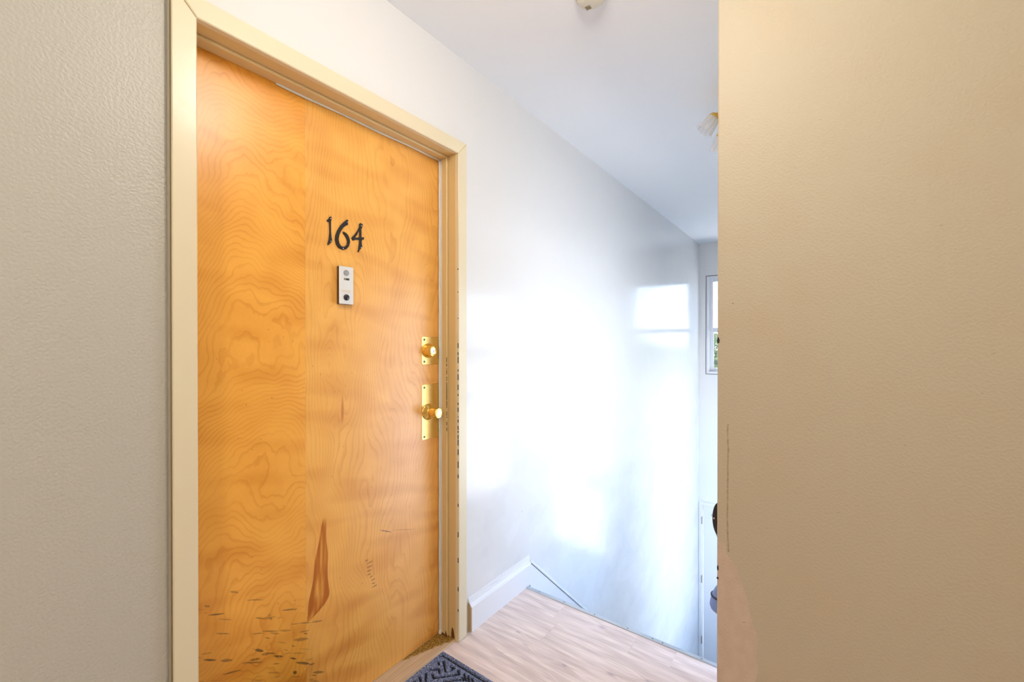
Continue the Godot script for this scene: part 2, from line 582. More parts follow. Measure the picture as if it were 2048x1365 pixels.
func make_materials() -> void:
	var st := noise_tex(3, 0.03, 512, 2)
	var m := mat("cream_stippled_dim", lin(0.49, 0.47, 0.41), 0.38)  # same cream paint as the smooth piece; dimmer hall light darkened into it
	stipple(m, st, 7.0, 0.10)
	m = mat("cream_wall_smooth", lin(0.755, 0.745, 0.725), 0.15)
	m.detail_enabled = true
	m.detail_albedo = stair_wear()
	m.detail_uv_layer = BaseMaterial3D.DETAIL_UV_2
	m.heightmap_enabled = true
	m.heightmap_texture = noise_tex(4, 0.008, 512, 3)
	m.heightmap_scale = 0.05
	m.uv1_triplanar = true
	m.uv1_world_triplanar = true
	m.uv1_scale = Vector3.ONE * 1.6
	m = mat("tan_wall", lin(0.525, 0.457, 0.333), 0.6)
	stipple(m, st, 6.5, 0.06)
	m.detail_enabled = true
	m.detail_albedo = pier_wear()
	m.detail_uv_layer = BaseMaterial3D.DETAIL_UV_2
	mat("hall_wall", lin(0.66, 0.60, 0.50), 0.5)
	mat("stair_wall", lin(0.84, 0.83, 0.81), 0.4)
	mat("ceiling_white", lin(0.91, 0.905, 0.90), 0.8)
	mat("trim_white", lin(0.82, 0.82, 0.83), 0.3)
	m = mat("cream_gloss", lin(0.76, 0.665, 0.46), 0.28)
	stipple(m, noise_tex(6, 0.012, 512, 3), 3.0, 0.025)
	mat("cream_door_bounce", lin(0.70, 0.52, 0.25), 0.35)  # cream paint of the casing with orange bounce off the door put in
	mat("rubber_white", lin(0.72, 0.70, 0.64), 0.5)
	mat("old_paint_dark", lin(0.03, 0.022, 0.015), 0.7)
	mat("raw_wood", lin(0.50, 0.33, 0.16), 0.7)
	mat("rust", lin(0.14, 0.05, 0.012), 0.8)
	m = mat("door_veneer", Color.WHITE, 0.33)
	m.albedo_texture = door_texture()
	m.clearcoat_enabled = true
	m.clearcoat = 0.3
	m.clearcoat_roughness = 0.3
	m = mat("oak", Color.WHITE, 0.42)
	m.albedo_texture = oak_texture()
	m = mat("sill_wood", Color.WHITE, 0.5)
	m.albedo_texture = sill_texture()
	m = mat("brass", Color(0.92, 0.78, 0.44), 0.17, 1.0)
	m = mat("brass_plate", Color(0.92, 0.80, 0.50), 0.30, 1.0)
	m.normal_enabled = true
	m.normal_texture = noise_tex(41, 0.05, 256, 2, true, 1.2)
	m.normal_scale = 0.35
	m.uv1_triplanar = true
	m.uv1_scale = Vector3(6, 6, 90)
	mat("brass_pale", Color(0.95, 0.90, 0.70), 0.2, 1.0)
	mat("nickel", Color(0.86, 0.86, 0.85), 0.22, 1.0)
	mat("keyway", lin(0.02, 0.02, 0.02), 0.5)
	mat("iron_black", lin(0.028, 0.024, 0.022), 0.42, 0.3)
	mat("aluminium", Color(0.88, 0.88, 0.88), 0.36, 1.0)
	mat("chime_metal", lin(0.80, 0.80, 0.78), 0.3, 0.25)
	mat("chime_edge", lin(0.13, 0.09, 0.05), 0.4, 0.6)
	mat("black_plastic", lin(0.018, 0.02, 0.028), 0.25)
	mat("card", lin(0.74, 0.68, 0.55), 0.7)
	m = mat("strip_metal", Color(0.80, 0.82, 0.84), 0.38, 0.85)
	mat("screw_dark", lin(0.14, 0.13, 0.13), 0.5, 0.7)
	mat("screw_grey", lin(0.36, 0.36, 0.38), 0.5, 0.5)
	m = mat("mat_pile", Color.WHITE, 1.0)
	m.albedo_texture = mat_texture()
	m.vertex_color_use_as_albedo = true
	m = mat("ivory_plastic", lin(0.76, 0.70, 0.55), 0.4)
	mat("ivory_dark", lin(0.30, 0.24, 0.13), 0.6)
	m = mat("shade_glass", Color(0.93, 0.93, 0.93, 0.55), 0.1)
	m.transparency = BaseMaterial3D.TRANSPARENCY_ALPHA
	m = mat("pane_glass", Color(0.95, 0.98, 1.0, 0.06), 0.02)
	m.transparency = BaseMaterial3D.TRANSPARENCY_ALPHA
	mat("bulb", lin(0.9, 0.9, 0.88), 0.4)
	m = mat("opal", lin(0.9, 0.88, 0.84), 0.3)
	m.emission_enabled = true
	m.emission = Color(1.0, 0.93, 0.82)
	m.emission_energy_multiplier = 2.2
	mat("rail_wood", lin(0.022, 0.016, 0.016), 0.35)
	mat("bag_blue", lin(0.22, 0.32, 0.64), 0.55)
	mat("bag_dark", lin(0.03, 0.04, 0.07), 0.5)
	mat("bag_pale", lin(0.9, 0.80, 0.80), 0.6)
	m = mat("leaf", lin(0.075, 0.13, 0.035), 0.5)
	m.backlight_enabled = true
	m.backlight = lin(0.05, 0.1, 0.02)
	m.vertex_color_use_as_albedo = true
	mat("bark", lin(0.09, 0.065, 0.045), 0.9)
	mat("paving", lin(0.40, 0.43, 0.47), 0.95)
	mat("tread", lin(0.62, 0.54, 0.47), 0.5)
	mat("caulk", lin(0.33, 0.29, 0.21), 0.6)  # caulk toned like wall in shade; the shadow line is in its colour


# ------------------------------------------------------------------ scene
func _ready() -> void:
	var cam := Camera3D.new()
	cam.name = "camera"
	add_child(cam)
	var f := 850.1461
	cam.position = V(1.28, 1.2791, 0.0)
	cam.rotation = Vector3(-0.00414, 0.6382, 0.0)
	cam.set_frustum(0.05 * 1365.0 / f, Vector2(0.0, 0.05 * 8.8523 / f), 0.05, 100.0)
	cam.current = true

	var env := Environment.new()
	env.background_mode = Environment.BG_SKY
	var sky := ProceduralSkyMaterial.new()
	sky.sky_top_color = Color(0.62, 0.78, 1.0)
	sky.sky_horizon_color = Color(0.90, 0.95, 1.0)
	sky.ground_horizon_color = Color(0.52, 0.52, 0.50)
	sky.ground_bottom_color = Color(0.30, 0.30, 0.28)
	sky.energy_multiplier = 5.3
	env.sky = Sky.new()
	env.sky.sky_material = sky
	env.tonemap_mode = Environment.TONE_MAPPER_LINEAR
	env.tonemap_exposure = 1.12
	env.sdfgi_enabled = true
	env.ssao_enabled = true
	env.ssil_enabled = true
	var we := WorldEnvironment.new()
	we.name = "environment"
	we.environment = env
	add_child(we)
	var sun := DirectionalLight3D.new()
	sun.name = "sun"
	add_child(sun)
	sun.look_at_from_position(Vector3.ZERO, V(0.28, -0.9, 0.34), Vector3.UP)   # from behind the house, onto the trees
	sun.light_energy = 11.0
	sun.light_color = Color(1.0, 0.95, 0.86)
	sun.shadow_enabled = true
	sun.sky_mode = DirectionalLight3D.SKY_MODE_LIGHT_ONLY

	make_materials()
	build_shell()
	build_floor()
	build_stairs()
	build_trim()
	build_door()
	build_far_end()
	build_ceiling_things()
	build_mat()
	build_stair_things()
	build_outside()


func wall_box(mb: MB, x0: float, x1: float, y0: float, y1: float, s0: float, s1: float, ch := 0.0) -> void:
	mb.box(V(x0, y0, s0), V(x1, y1, s1), ch)


func build_shell() -> void:
	# left wall: stippled piece before the door, smooth piece round and past it (the frame parts them)
	var o := Node3D.new()
	o.name = "wall_left"
	add_child(o)
	tag(o, "cream painted wall with the flat wooden door, running on past it above the stairs", "wall", "structure")
	var mb := MB.new()
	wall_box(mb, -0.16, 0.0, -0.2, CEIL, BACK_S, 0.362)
	obj("stippled_plaster", mb, M.cream_stippled_dim, o)
	mb = MB.new()
	mb.map2 = func(p: Vector3, _n: Vector3) -> Vector2: return Vector2((-p.z - 1.3) / 4.4, (2.52 - p.y) / 5.28)
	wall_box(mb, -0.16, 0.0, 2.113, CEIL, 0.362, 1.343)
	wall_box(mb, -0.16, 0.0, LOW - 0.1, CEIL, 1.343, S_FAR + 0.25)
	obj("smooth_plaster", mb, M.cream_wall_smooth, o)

	# the wall end that faces the camera, with the wall that flanks the stairs behind it (a window in it lights the stairs, a second is added to even the light)
	mb = MB.new()
	mb.map2 = func(p: Vector3, _n: Vector3) -> Vector2: return Vector2((p.x - 0.98) / 0.72, (2.52 - p.y) / 2.52)
	wall_box(mb, PIER_X, 1.70, -0.2, CEIL, PIER_S, PIER_S + 0.13, 0.004)
	wall_box(mb, 1.69, HALL_X + 0.1, -0.2, CEIL, PIER_S + 0.0001, PIER_S + 0.13)
	var w := obj("wall_right", mb, M.tan_wall)
	tag(w, "tan stippled wall end close to the camera with a bare patch low on its corner", "wall", "structure")
	# chipped arris
	mb = MB.new()
	rng.seed = 14
	for c in [[1.289, 0.022], [0.575, 0.018], [0.545, 0.007]]:
		var pts := PackedVector2Array()
		for k in 7:
			var a := TAU * k / 7.0
			pts.append(Vector2(0.0026 + 0.0036 * cos(a) * rng.randf_range(0.6, 1.2), c[0] + c[1] * 0.5 * sin(a) * rng.randf_range(0.7, 1.3)))
		mb.prism(pts, V(PIER_X, 0, PIER_S + 0.0015), Vector3.RIGHT, Vector3.UP, Vector3(0, 0, 1), 0.002)
	var chips := obj("chipped_corner", mb, M.old_paint_dark, w)
	chips.set_meta("kind", "stuff")

	mb = MB.new()
	var x0 := PIER_X
	var x1 := PIER_X + 0.13
	var s0 := PIER_S + 0.13
	var wins := [[1.74, 3.20, -0.05, 1.75], [3.80, 5.30, -2.10, 1.00]]  # second opening is added, unseen, to even out the stairwell light
	var at_s := s0
	for q in wins:
		wall_box(mb, x0, x1, LOW - 0.1, CEIL, at_s, q[0])
		wall_box(mb, x0, x1, LOW - 0.1, q[2], q[0], q[1])
		wall_box(mb, x0, x1, q[3], CEIL, q[0], q[1])
		at_s = q[1]
	wall_box(mb, x0, x1, LOW - 0.1, CEIL, at_s, S_FAR + 0.25)
	w = obj("wall_stairwell", mb, M.stair_wall)
	tag(w, "white wall on the right side of the stairs, behind the tan wall end", "wall", "structure")
	for i in 2:
		var q: Array = wins[i]
		var win := thing("window_%d" % (i + 2), V(x0 + 0.05, q[2], (q[0] + q[1]) / 2), ["tall white window in the stairwell side wall, nearest the landing", "added unseen window in the stairwell side wall, evening the light by the far door"][i], "window", "structure")
		mb = MB.new()
		frame_boxes(mb, q[0], q[1], q[2], q[3], 0.05, x0 + 0.03, x0 + 0.10, true)
		wall_box(mb, x0 + 0.04, x0 + 0.09, (q[2] + q[3]) / 2 - 0.02, (q[2] + q[3]) / 2 + 0.02, q[0] + 0.05, q[1] - 0.05, 0.003)
		obj("frame", mb, M.trim_white, win)
		mb = MB.new()
		wall_box(mb, x0 + 0.064, x0 + 0.068, q[2] + 0.05, q[3] - 0.05, q[0] + 0.05, q[1] - 0.05)
		obj("pane", mb, M.pane_glass, win)

	# hall behind the camera
	mb = MB.new()
	wall_box(mb, HALL_X, HALL_X + 0.15, -0.2, CEIL, BACK_S, PIER_S)
	w = obj("wall_hall", mb, M.hall_wall)
	tag(w, "cream hall wall at the right of the camera", "wall", "structure")
	mb = MB.new()
	wall_box(mb, -0.16, HALL_X + 0.15, -0.2, CEIL, BACK_S - 0.15, BACK_S)
	w = obj("wall_back", mb, M.hall_wall)
	tag(w, "cream wall that closes the hall behind the camera", "wall", "structure")

	mb = MB.new()
	wall_box(mb, -0.16, HALL_X + 0.15, CEIL, CEIL + 0.2, BACK_S - 0.15, S_FAR + 0.25)
	w = obj("ceiling", mb, M.ceiling_white)
	tag(w, "flat white ceiling over the hall and the stairs", "ceiling", "structure")


# a rectangular frame in the plane across x (along_s) or across s
func frame_boxes(mb: MB, a0: float, a1: float, y0: float, y1: float, t: float, d0: float, d1: float, along_s: bool, ch := 0.003) -> void:
	for b in [[a0, a0 + t, y0, y1], [a1 - t, a1, y0, y1], [a0 + t, a1 - t, y0, y0 + t], [a0 + t, a1 - t, y1 - t, y1]]:
		if along_s:
			mb.box(V(d0, b[2], b[0]), V(d1, b[3], b[1]), ch)
		else:
			mb.box(V(b[0], b[2], d0), V(b[1], b[3], d1), ch)


func build_floor() -> void:
	var fl := Node3D.new()
	fl.name = "floor"
	add_child(fl)
	tag(fl, "pale pinkish oak plank floor of the landing in front of the door", "floor", "structure")
	var mb := MB.new()
	wall_box(mb, -0.16, HALL_X + 0.15, -0.22, -0.012, BACK_S - 0.15, PIER_S + 0.1)
	wall_box(mb, -0.0, PIER_X, -0.22, -0.012, PIER_S, S_END)
	obj("subfloor", mb, M.raw_wood, fl)
	rng.seed = 33
	var pitch := 0.1535
	var row := 0
	var s1 := S_END
	while s1 > BACK_S:
		var s0 := maxf(s1 - pitch, BACK_S)
		var limit := PIER_X if s0 > PIER_S - 0.001 else HALL_X
		var x := 0.0015
		var first: float = [0.62, 0.2925, 0.82, 0.47, 0.30, 0.70][row % 6]
		if row == 1: first = 0.2925
		var nextx := first
		while x < limit - 0.005:
			var xe := minf(nextx, limit)
			var off := Vector2(rng.randf(), rng.randf())
			var flip := 1.0 if rng.randf() < 0.5 else -1.0
			mb = MB.new()
			mb.map = func(p: Vector3, _n: Vector3) -> Vector2: return Vector2(p.x * flip / 1.2 + off.x, -p.z / 0.6 + off.y)
			var lift := rng.randf_range(-0.0003, 0.0)
			mb.box(V(x + 0.0001, -0.012, s0 + 0.0001), V(xe - 0.0001, lift, s1 - 0.0001), 0.0005)
			obj("plank", mb, M.oak, fl)
			x = xe
			nextx = xe + rng.randf_range(0.75, 1.2)
		s1 = s0
		row += 1


func build_stairs() -> void:
	var st := thing("stairs", V(0.5, LOW, 3.2), "straight flight of stairs going down from the landing to the far door", "stairs", "structure")
	var rise := -LOW / 14.0
	for k in range(1, 15):
		var s0 := S_END + 0.22 * (k - 1) + (0.0 if k > 1 else 0.0)
		var mb := MB.new()
		mb.box(V(0.0, -rise * k, s0 - 0.02), V(PIER_X, -rise * (k - 1) - 0.027, s0), 0.0)
		obj("riser", mb, M.trim_white, st)
		if k < 14:
			mb = MB.new()
			mb.box(V(0.0, -rise * k - 0.027, s0 - 0.02), V(PIER_X, -rise * k, s0 + 0.245), 0.004)
			obj("tread", mb, M.tread, st)
	var mb2 := MB.new()
	wall_box(mb2, -0.16, PIER_X + 0.13, LOW - 0.15, LOW, S_END, S_FAR + 0.25)
	var o := obj("floor_lower", mb2, M.tread)
	tag(o, "floor at the bottom of the stairs before the far white door", "floor", "structure")

	# metal edge of the landing
	var ns := thing("trim_2", V(0.5, 0.0, 1.832), "thin metal strip with screws along the edge of the landing", "edge strip", "structure")
	var mb := MB.new()
	var prof := PackedVector2Array([Vector2(1.8225, 0.0), Vector2(1.8235, 0.0028), Vector2(1.8275, 0.0034), Vector2(1.8280, 0.0026), Vector2(1.8405, 0.0026), Vector2(1.8425, 0.0032), Vector2(1.8445, 0.0022), Vector2(1.8450, -0.022), Vector2(1.8420, -0.022), Vector2(1.8416, 0.0)])
	mb.prism(prof, V(0.02, 0, 0), Vector3(0, 0, -1), Vector3.UP, Vector3.RIGHT, PIER_X - 0.021)
	obj("strip", mb, M.strip_metal, ns)
	for x in [0.095, 0.24, 0.403, 0.565, 0.676, 0.7186, 0.875, 0.965]:
		mb = MB.new()
		mb.lathe([Vector2(0.0, 0.0042), Vector2(0.0028, 0.0042), Vector2(0.0042, 0.0027)], V(x, 0, 1.8345), Vector3.UP, 12)
		obj("screw", mb, M.screw_grey, ns)


func build_trim() -> void:
	# baseboard: flat board with a stepped moulding on top, its sawn end left bare
	var bb := thing("baseboard_left", V(0.0, 0.0, 1.6), "white baseboard with a moulded top between the door frame and the stairs", "baseboard", "structure")
	var board := PackedVector2Array([Vector2(0, 0), Vector2(0.018, 0), Vector2(0.018, 0.107), Vector2(0.0165, 0.110), Vector2(0, 0.110)])
	var cap := PackedVector2Array([Vector2(0, 0.110), Vector2(0.0165, 0.110), Vector2(0.0185, 0.1125), Vector2(0.0165, 0.117), Vector2(0.011, 0.124), Vector2(0.0095, 0.130), Vector2(0.0075, 0.1315), Vector2(0.0065, 0.138), Vector2(0.003, 0.1395), Vector2(0.0022, 0.149), Vector2(0, 0.150)])
	var mb := MB.new()
	mb.prism(board, V(0, 0, 1.4035), Vector3.RIGHT, Vector3.UP, Vector3(0, 0, -1), 1.868 - 1.4035)
	obj("board", mb, M.trim_white, bb)
	mb = MB.new()
	mb.prism(cap, V(0, 0, 1.398), Vector3.RIGHT, Vector3.UP, Vector3(0, 0, -1), 1.878 - 1.398)
	obj("moulding", mb, M.trim_white, bb)
	mb = MB.new()
	mb.prism(PackedVector2Array([Vector2(0.0, 0.004), Vector2(0.0182, 0.004), Vector2(0.0182, 0.108), Vector2(0.010, 0.124), Vector2(0.0, 0.128)]), V(0, 0, 1.3965), Vector3.RIGHT, Vector3.UP, Vector3(0, 0, -1), 0.0068)
	var e := obj("sawn_end", mb, M.raw_wood, bb)
	e.set_meta("label", "bare brown sawn end of the baseboard")

	# skirt that follows the stairs down
	var sk := thing("trim_1", V(0.0, -0.5, 2.4), "white sloping skirt board with a moulded edge along the stairs", "skirt board", "structure")
	var k := 0.91
	var p0 := Vector2(1.8425, 0.128 + 0.0)
	mb = MB.new()
	var len_s := 2.85
	mb.prism(PackedVector2Array([Vector2(1.868, 0.112), Vector2(1.868, -0.5), Vector2(2.3, -0.9), Vector2(1.868 + len_s, 0.112 - k * len_s - 0.4), Vector2(1.868 + len_s, 0.112 - k * len_s)]), Vector3.ZERO, Vector3(0, 0, -1), Vector3.UP, Vector3.RIGHT, 0.016, 0.001)
	obj("board", mb, M.trim_white, sk)
	var dir := V(0, -k, 1).normalized()
	var nrm := V(0, 1, k).normalized()
	mb = MB.new()
	mb.prism(PackedVector2Array([Vector2(0, -0.001), Vector2(0.0185, 0.0), Vector2(0.0195, 0.002), Vector2(0.0195, 0.009), Vector2(0.016, 0.013), Vector2(0.008, 0.0165), Vector2(0.0, 0.019)]), V(0, 0.1195, 1.866), Vector3.RIGHT, nrm, dir, 3.8)
	obj("moulding", mb, M.trim_white, sk)


func build_door() -> void:
	# ---- frame
	var fr := thing("trim_3", V(0, 0, 0.85), "cream gloss painted frame round the flat wooden door", "door frame", "structure")
	var zs := Vector3(0, 0, -1)
	var ci0 := 0.3854
	var ci1 := 1.3203
	var co0 := 0.3343
	var co1 := 1.3715
	var hi := 2.0914
	var ho := 2.1473
	var t := 0.018
	var g := 0.0014
	for leg in [[PackedVector2Array([Vector2(co0, 0.001), Vector2(ci0, 0.001), Vector2(ci0, hi - g), Vector2(co0, ho - g)]), "casing"], [PackedVector2Array([Vector2(co0 + g * 2, ho), Vector2(ci0 + g, hi), Vector2(ci1, hi), Vector2(co1, ho)]), "casing"], [PackedVector2Array([Vector2(ci1, 0.001), Vector2(co1, 0.001), Vector2(co1, ho - 0.0003), Vector2(ci1, hi - 0.0003)]), "casing"]]:
		var mb := MB.new()
		mb.prism(leg[0], Vector3.ZERO, zs, Vector3.UP, Vector3.RIGHT, t, 0.0025)
		obj(leg[1], mb, M.cream_gloss, fr)
	# thin back band between casing and wall on the near side
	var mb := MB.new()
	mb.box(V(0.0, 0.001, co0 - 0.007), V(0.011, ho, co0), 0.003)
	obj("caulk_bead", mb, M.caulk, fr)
	for j in [[ci0 - 0.024, ci0 + 0.0005], [ci1 - 0.0005, ci1 + 0.024]]:
		mb = MB.new()
		mb.box(V(D, 0.0, j[0]), V(0.0005, hi + 0.02, j[1]), 0.001)
		obj("jamb", mb, M.cream_door_bounce, fr)
	mb = MB.new()
	mb.box(V(D, hi - 0.0005, ci0), V(0.0005, hi + 0.022, ci1), 0.001)
	obj("head_jamb", mb, M.cream_door_bounce, fr)
	for j in [[ci0, ci0 + 0.0113], [ci1 - 0.0113, ci1]]:
		mb = MB.new()
		mb.box(V(D + 0.001, 0.006, j[0]), V(-0.043, hi, j[1]), 0.003)
		obj("stop", mb, M.cream_door_bounce, fr)
	mb = MB.new()
	mb.box(V(D + 0.001, hi - 0.0095, ci0 + 0.011), V(-0.043, hi, ci1 - 0.011), 0.003)
	obj("head_stop", mb, M.cream_door_bounce, fr)
	# weatherstrip
	mb = MB.new()
	var path := []
	for k in 40:
		var y := 0.012 + (2.074 - 0.012) * k / 39.0
		path.append(V(D + 0.0075, y, 1.3055 + 0.0008 * sin(k * 1.7)))
	mb.tube(path, 0.0052, 10)
	mb.box(V(D + 0.006, 0.008, 1.3085), V(D + 0.018, 2.078, 1.3115), 0.001)
	mb.lathe([Vector2(0.0, 0.020), Vector2(0.0062, 0.016), Vector2(0.0085, 0.004), Vector2(0.0075, 0.0), Vector2(0.0, 0.0)], V(D + 0.010, 0.009, 1.3045), Vector3.UP, 12)
	var ws := obj("weatherstrip", mb, M.rubber_white, fr)
	ws.set_meta("label", "white rubber strip down the latch side")
	mb = MB.new()
	path = []
	for k in 30:
		path.append(V(D + 0.0055, 2.0805 - 0.0012 * sin(k * 0.5), 0.62 + (1.306 - 0.62) * k / 29.0))
	mb.tube(path, 0.0035, 8)
	obj("weatherstrip", mb, M.rubber_white, fr)
	# chipped paint down the latch jamb
	rng.seed = 19
	mb = MB.new()
	for c in [[1.22, 1.17], [1.165, 1.13], [1.125, 1.0], [1.10, 1.055], [1.03, 1.015], [0.985, 0.955], [0.94, 0.915]]:
		var yy: float = c[0]
		while yy > c[1]:
			var l := rng.randf_range(0.004, 0.022)
			mb.box(V(-0.0445, yy - l, 1.3085), V(-0.0415, yy, 1.3098), 0.0004)
			yy -= l + rng.randf_range(0.001, 0.010)
	var y2 := 1.60
	while y2 > 0.12:
		var l := rng.randf_range(0.004, 0.03) if y2 < 1.3 else rng.randf_range(0.003, 0.008)
		mb.box(V(0.012, y2 - l, 1.3196), V(0.0165, y2, 1.3208), 0.0003)
		y2 -= l + (rng.randf_range(0.002, 0.03) if y2 < 1.3 and y2 > 0.75 else rng.randf_range(0.04, 0.12))
	var cp := obj("chipped_paint", mb, M.old_paint_dark, fr)
	cp.set_meta("kind", "stuff")
	# rust at the foot of the jamb
	mb = MB.new()
	for c in [[-0.026, -0.006, 0.05, 1.3199], [-0.052, -0.040, 0.032, 1.3086], [-0.085, -0.05, 0.016, 1.3084]]:
		var pts := PackedVector2Array([Vector2(c[0], 0.007), Vector2(c[1], 0.007), Vector2(c[1] - 0.003, c[2] * 0.55), Vector2(c[1] - 0.008, c[2] * 0.9), Vector2(c[0] + 0.003, c[2]), Vector2(c[0] - 0.001, c[2] * 0.4)])
		mb.prism(pts, V(0, 0, c[3]), Vector3.RIGHT, Vector3.UP, Vector3(0, 0, 1), 0.0007)
	cp = obj("rust_stain", mb, M.rust, fr)
	cp.set_meta("kind", "stuff")
	# threshold
	mb = MB.new()
	mb.map = func(p: Vector3, _n: Vector3) -> Vector2: return Vector2((-p.z - 0.3) / 1.03, (p.x + 0.09) / 0.095)
	mb.prism(PackedVector2Array([Vector2(-0.10, -0.01), Vector2(0.0012, -0.01), Vector2(0.0012, 0.0006), Vector2(-0.002, 0.0035), Vector2(-0.012, 0.0062), Vector2(-0.10, 0.0062)]), V(0, 0, ci0 - 0.02), Vector3.RIGHT, Vector3.UP, zs, ci1 - ci0 + 0.02)
	obj("threshold", mb, M.sill_wood, fr)

	# ---- door
	var dr := thing("door_1", V(D - 0.02, 0, 0.85), "flat orange birch veneer door with the black number 164 and brass locks", "door", "structure")
	mb = MB.new()
	mb.map = func(p: Vector3, _n: Vector3) -> Vector2: return Vector2((-p.z - DS0) / (DS1 - DS0), 1.0 - p.y / DY1)
	mb.box(V(D - 0.045, 0.0075, DS0 + 0.002), V(D, DY1 - 0.002, DS1 - 0.002), 0.0005)
	obj("slab", mb, M.door_veneer, dr)

	# numerals, cast with a raised rim
	var one := PackedVector2Array([Vector2(.7968, 1.7134), Vector2(.8029, 1.7149), Vector2(.8043, 1.7086), Vector2(.801, 1.6974), Vector2(.8015, 1.6624), Vector2(.8031, 1.6452), Vector2(.806, 1.6307), Vector2(.7905, 1.6148), Vector2(.7894, 1.6195), Vector2(.794, 1.6359), Vector2(.7964, 1.6613), Vector2(.7954, 1.6861), Vector2(.7944, 1.6953), Vector2(.7875, 1.6952), Vector2(.7867, 1.699), Vector2(.7928, 1.7049)])
	var six := PackedVector2Array([Vector2(.8616, 1.7186), Vector2(.8667, 1.7177), Vector2(.865, 1.7004), Vector2(.8587, 1.6972), Vector2(.8479, 1.6876), Vector2(.8384, 1.6728), Vector2(.8325, 1.6588), Vector2(.8292, 1.6428), Vector2(.8319, 1.6306), Vector2(.8374, 1.622), Vector2(.8458, 1.6194), Vector2(.854, 1.6222), Vector2(.8614, 1.6298), Vector2(.8634, 1.6418), Vector2(.8592, 1.6534), Vector2(.8521, 1.6623), Vector2(.8462, 1.6677), Vector2(.8479, 1.6735), Vector2(.8586, 1.6706), Vector2(.8661, 1.6644), Vector2(.8715, 1.6543), Vector2(.8738, 1.6412), Vector2(.8689, 1.6247), Vector2(.8591, 1.6138), Vector2(.8475, 1.6089), Vector2(.8305, 1.612), Vector2(.8209, 1.623), Vector2(.8165, 1.6378), Vector2(.8179, 1.6532), Vector2(.8248, 1.6719), Vector2(.8362, 1.6917), Vector2(.8502, 1.7079)])
	var stem := PackedVector2Array([Vector2(.916, 1.7191), Vector2(.9254, 1.7159), Vector2(.9223, 1.7026), Vector2(.9196, 1.6975), Vector2(.9198, 1.6682), Vector2(.9207, 1.6582), Vector2(.9204, 1.6475), Vector2(.9234, 1.632), Vector2(.9128, 1.6208), Vector2(.9082, 1.6107), Vector2(.9049, 1.6122), Vector2(.9076, 1.6212), Vector2(.9098, 1.6401), Vector2(.9116, 1.6564), Vector2(.912, 1.6937), Vector2(.9111, 1.7036), Vector2(.9117, 1.7144)])
	var bar := PackedVector2Array([Vector2(.8802, 1.656), Vector2(.8846, 1.6611), Vector2(.8964, 1.6614), Vector2(.9302, 1.6703), Vector2(.9305, 1.6617), Vector2(.9204, 1.6584), Vector2(.8964, 1.6548), Vector2(.8858, 1.649)])
	var diag := PackedVector2Array([Vector2(.9111, 1.7036), Vector2(.9159, 1.7012), Vector2(.9009, 1.6715), Vector2(.892, 1.6592), Vector2(.8831, 1.6535), Vector2(.8802, 1.6576), Vector2(.892, 1.6715), Vector2(.903, 1.687)])
	var pins := [[[0.7995, 1.707], [0.8005, 1.630]], [[0.8625, 1.7095], [0.846, 1.6135]], [[0.918, 1.709], [0.9175, 1.630]]]
	var d := 0
	for polys in [[one], [six], [stem, bar, diag]]:
		mb = MB.new()
		var dep := 0.005
		for p in polys:
			mb.prism(p, V(D, 0, 0), zs, Vector3.UP, Vector3.RIGHT, dep, 0.0010)
			dep -= 0.0003
		var digit := obj("number_digit", mb, M.iron_black, dr)
		digit.set_meta("label", ["black numeral 1", "black numeral 6", "black numeral 4"][d])
		for q in pins[d]:
			mb = MB.new()
			mb.lathe([Vector2(0.0022, 0.0), Vector2(0.0020, 0.0008), Vector2(0.0, 0.0013)], V(D + 0.0048, q[1], q[0]), Vector3.RIGHT, 10)
			obj("nail", mb, M.nickel, digit)
		d += 1

	# viewer and bell plate
	mb = MB.new()
	mb.box(V(D, 1.417, 0.8235), V(D + 0.0155, 1.549, 0.8770), 0.002)
	var bell := obj("bell_box", mb, M.chime_edge, dr)
	mb = MB.new()
	mb.box(V(D + 0.0150, 1.4172, 0.8232), V(D + 0.0182, 1.5488, 0.8773), 0.0012)
	obj("face_plate", mb, M.chime_metal, bell)
	var fx := D + 0.0182
	mb = MB.new()
	mb.lathe([Vector2(0.0098, -0.002), Vector2(0.0098, 0.0008), Vector2(0.0085, 0.0016), Vector2(0.0072, 0.0004), Vector2(0.0, 0.0018)], V(fx, 1.5263, 0.8492), Vector3.RIGHT, 24)
	obj("peephole", mb, M.screw_grey, bell)
	mb = MB.new()
	mb.lathe([Vector2(0.0102, -0.001), Vector2(0.0102, 0.0006), Vector2(0.0096, 0.0007)], V(fx, 1.5263, 0.8492), Vector3.RIGHT, 24)
	mb.box(V(fx - 0.001, 1.5012, 0.8405), V(fx + 0.0004, 1.5082, 0.8610), 0.0003)
	obj("slot", mb, M.keyway, bell)
	mb = MB.new()
	mb.box(V(fx - 0.001, 1.5027, 0.8425), V(fx + 0.0008, 1.5070, 0.8480), 0.0002)
	obj("slot_plate", mb, M.brass_pale, bell)
	mb = MB.new()
	mb.box(V(fx - 0.001, 1.4590, 0.8335), V(fx + 0.0006, 1.4668, 0.8655), 0.0003)
	obj("name_card", mb, M.card, bell)
	mb = MB.new()
	mb.lathe([Vector2(0.0108, -0.001), Vector2(0.0108, 0.0022), Vector2(0.0095, 0.0042), Vector2(0.006, 0.0055), Vector2(0.0, 0.0060)], V(fx, 1.4408, 0.8495), Vector3.RIGHT, 28)
	obj("push_button", mb, M.black_plastic, bell)

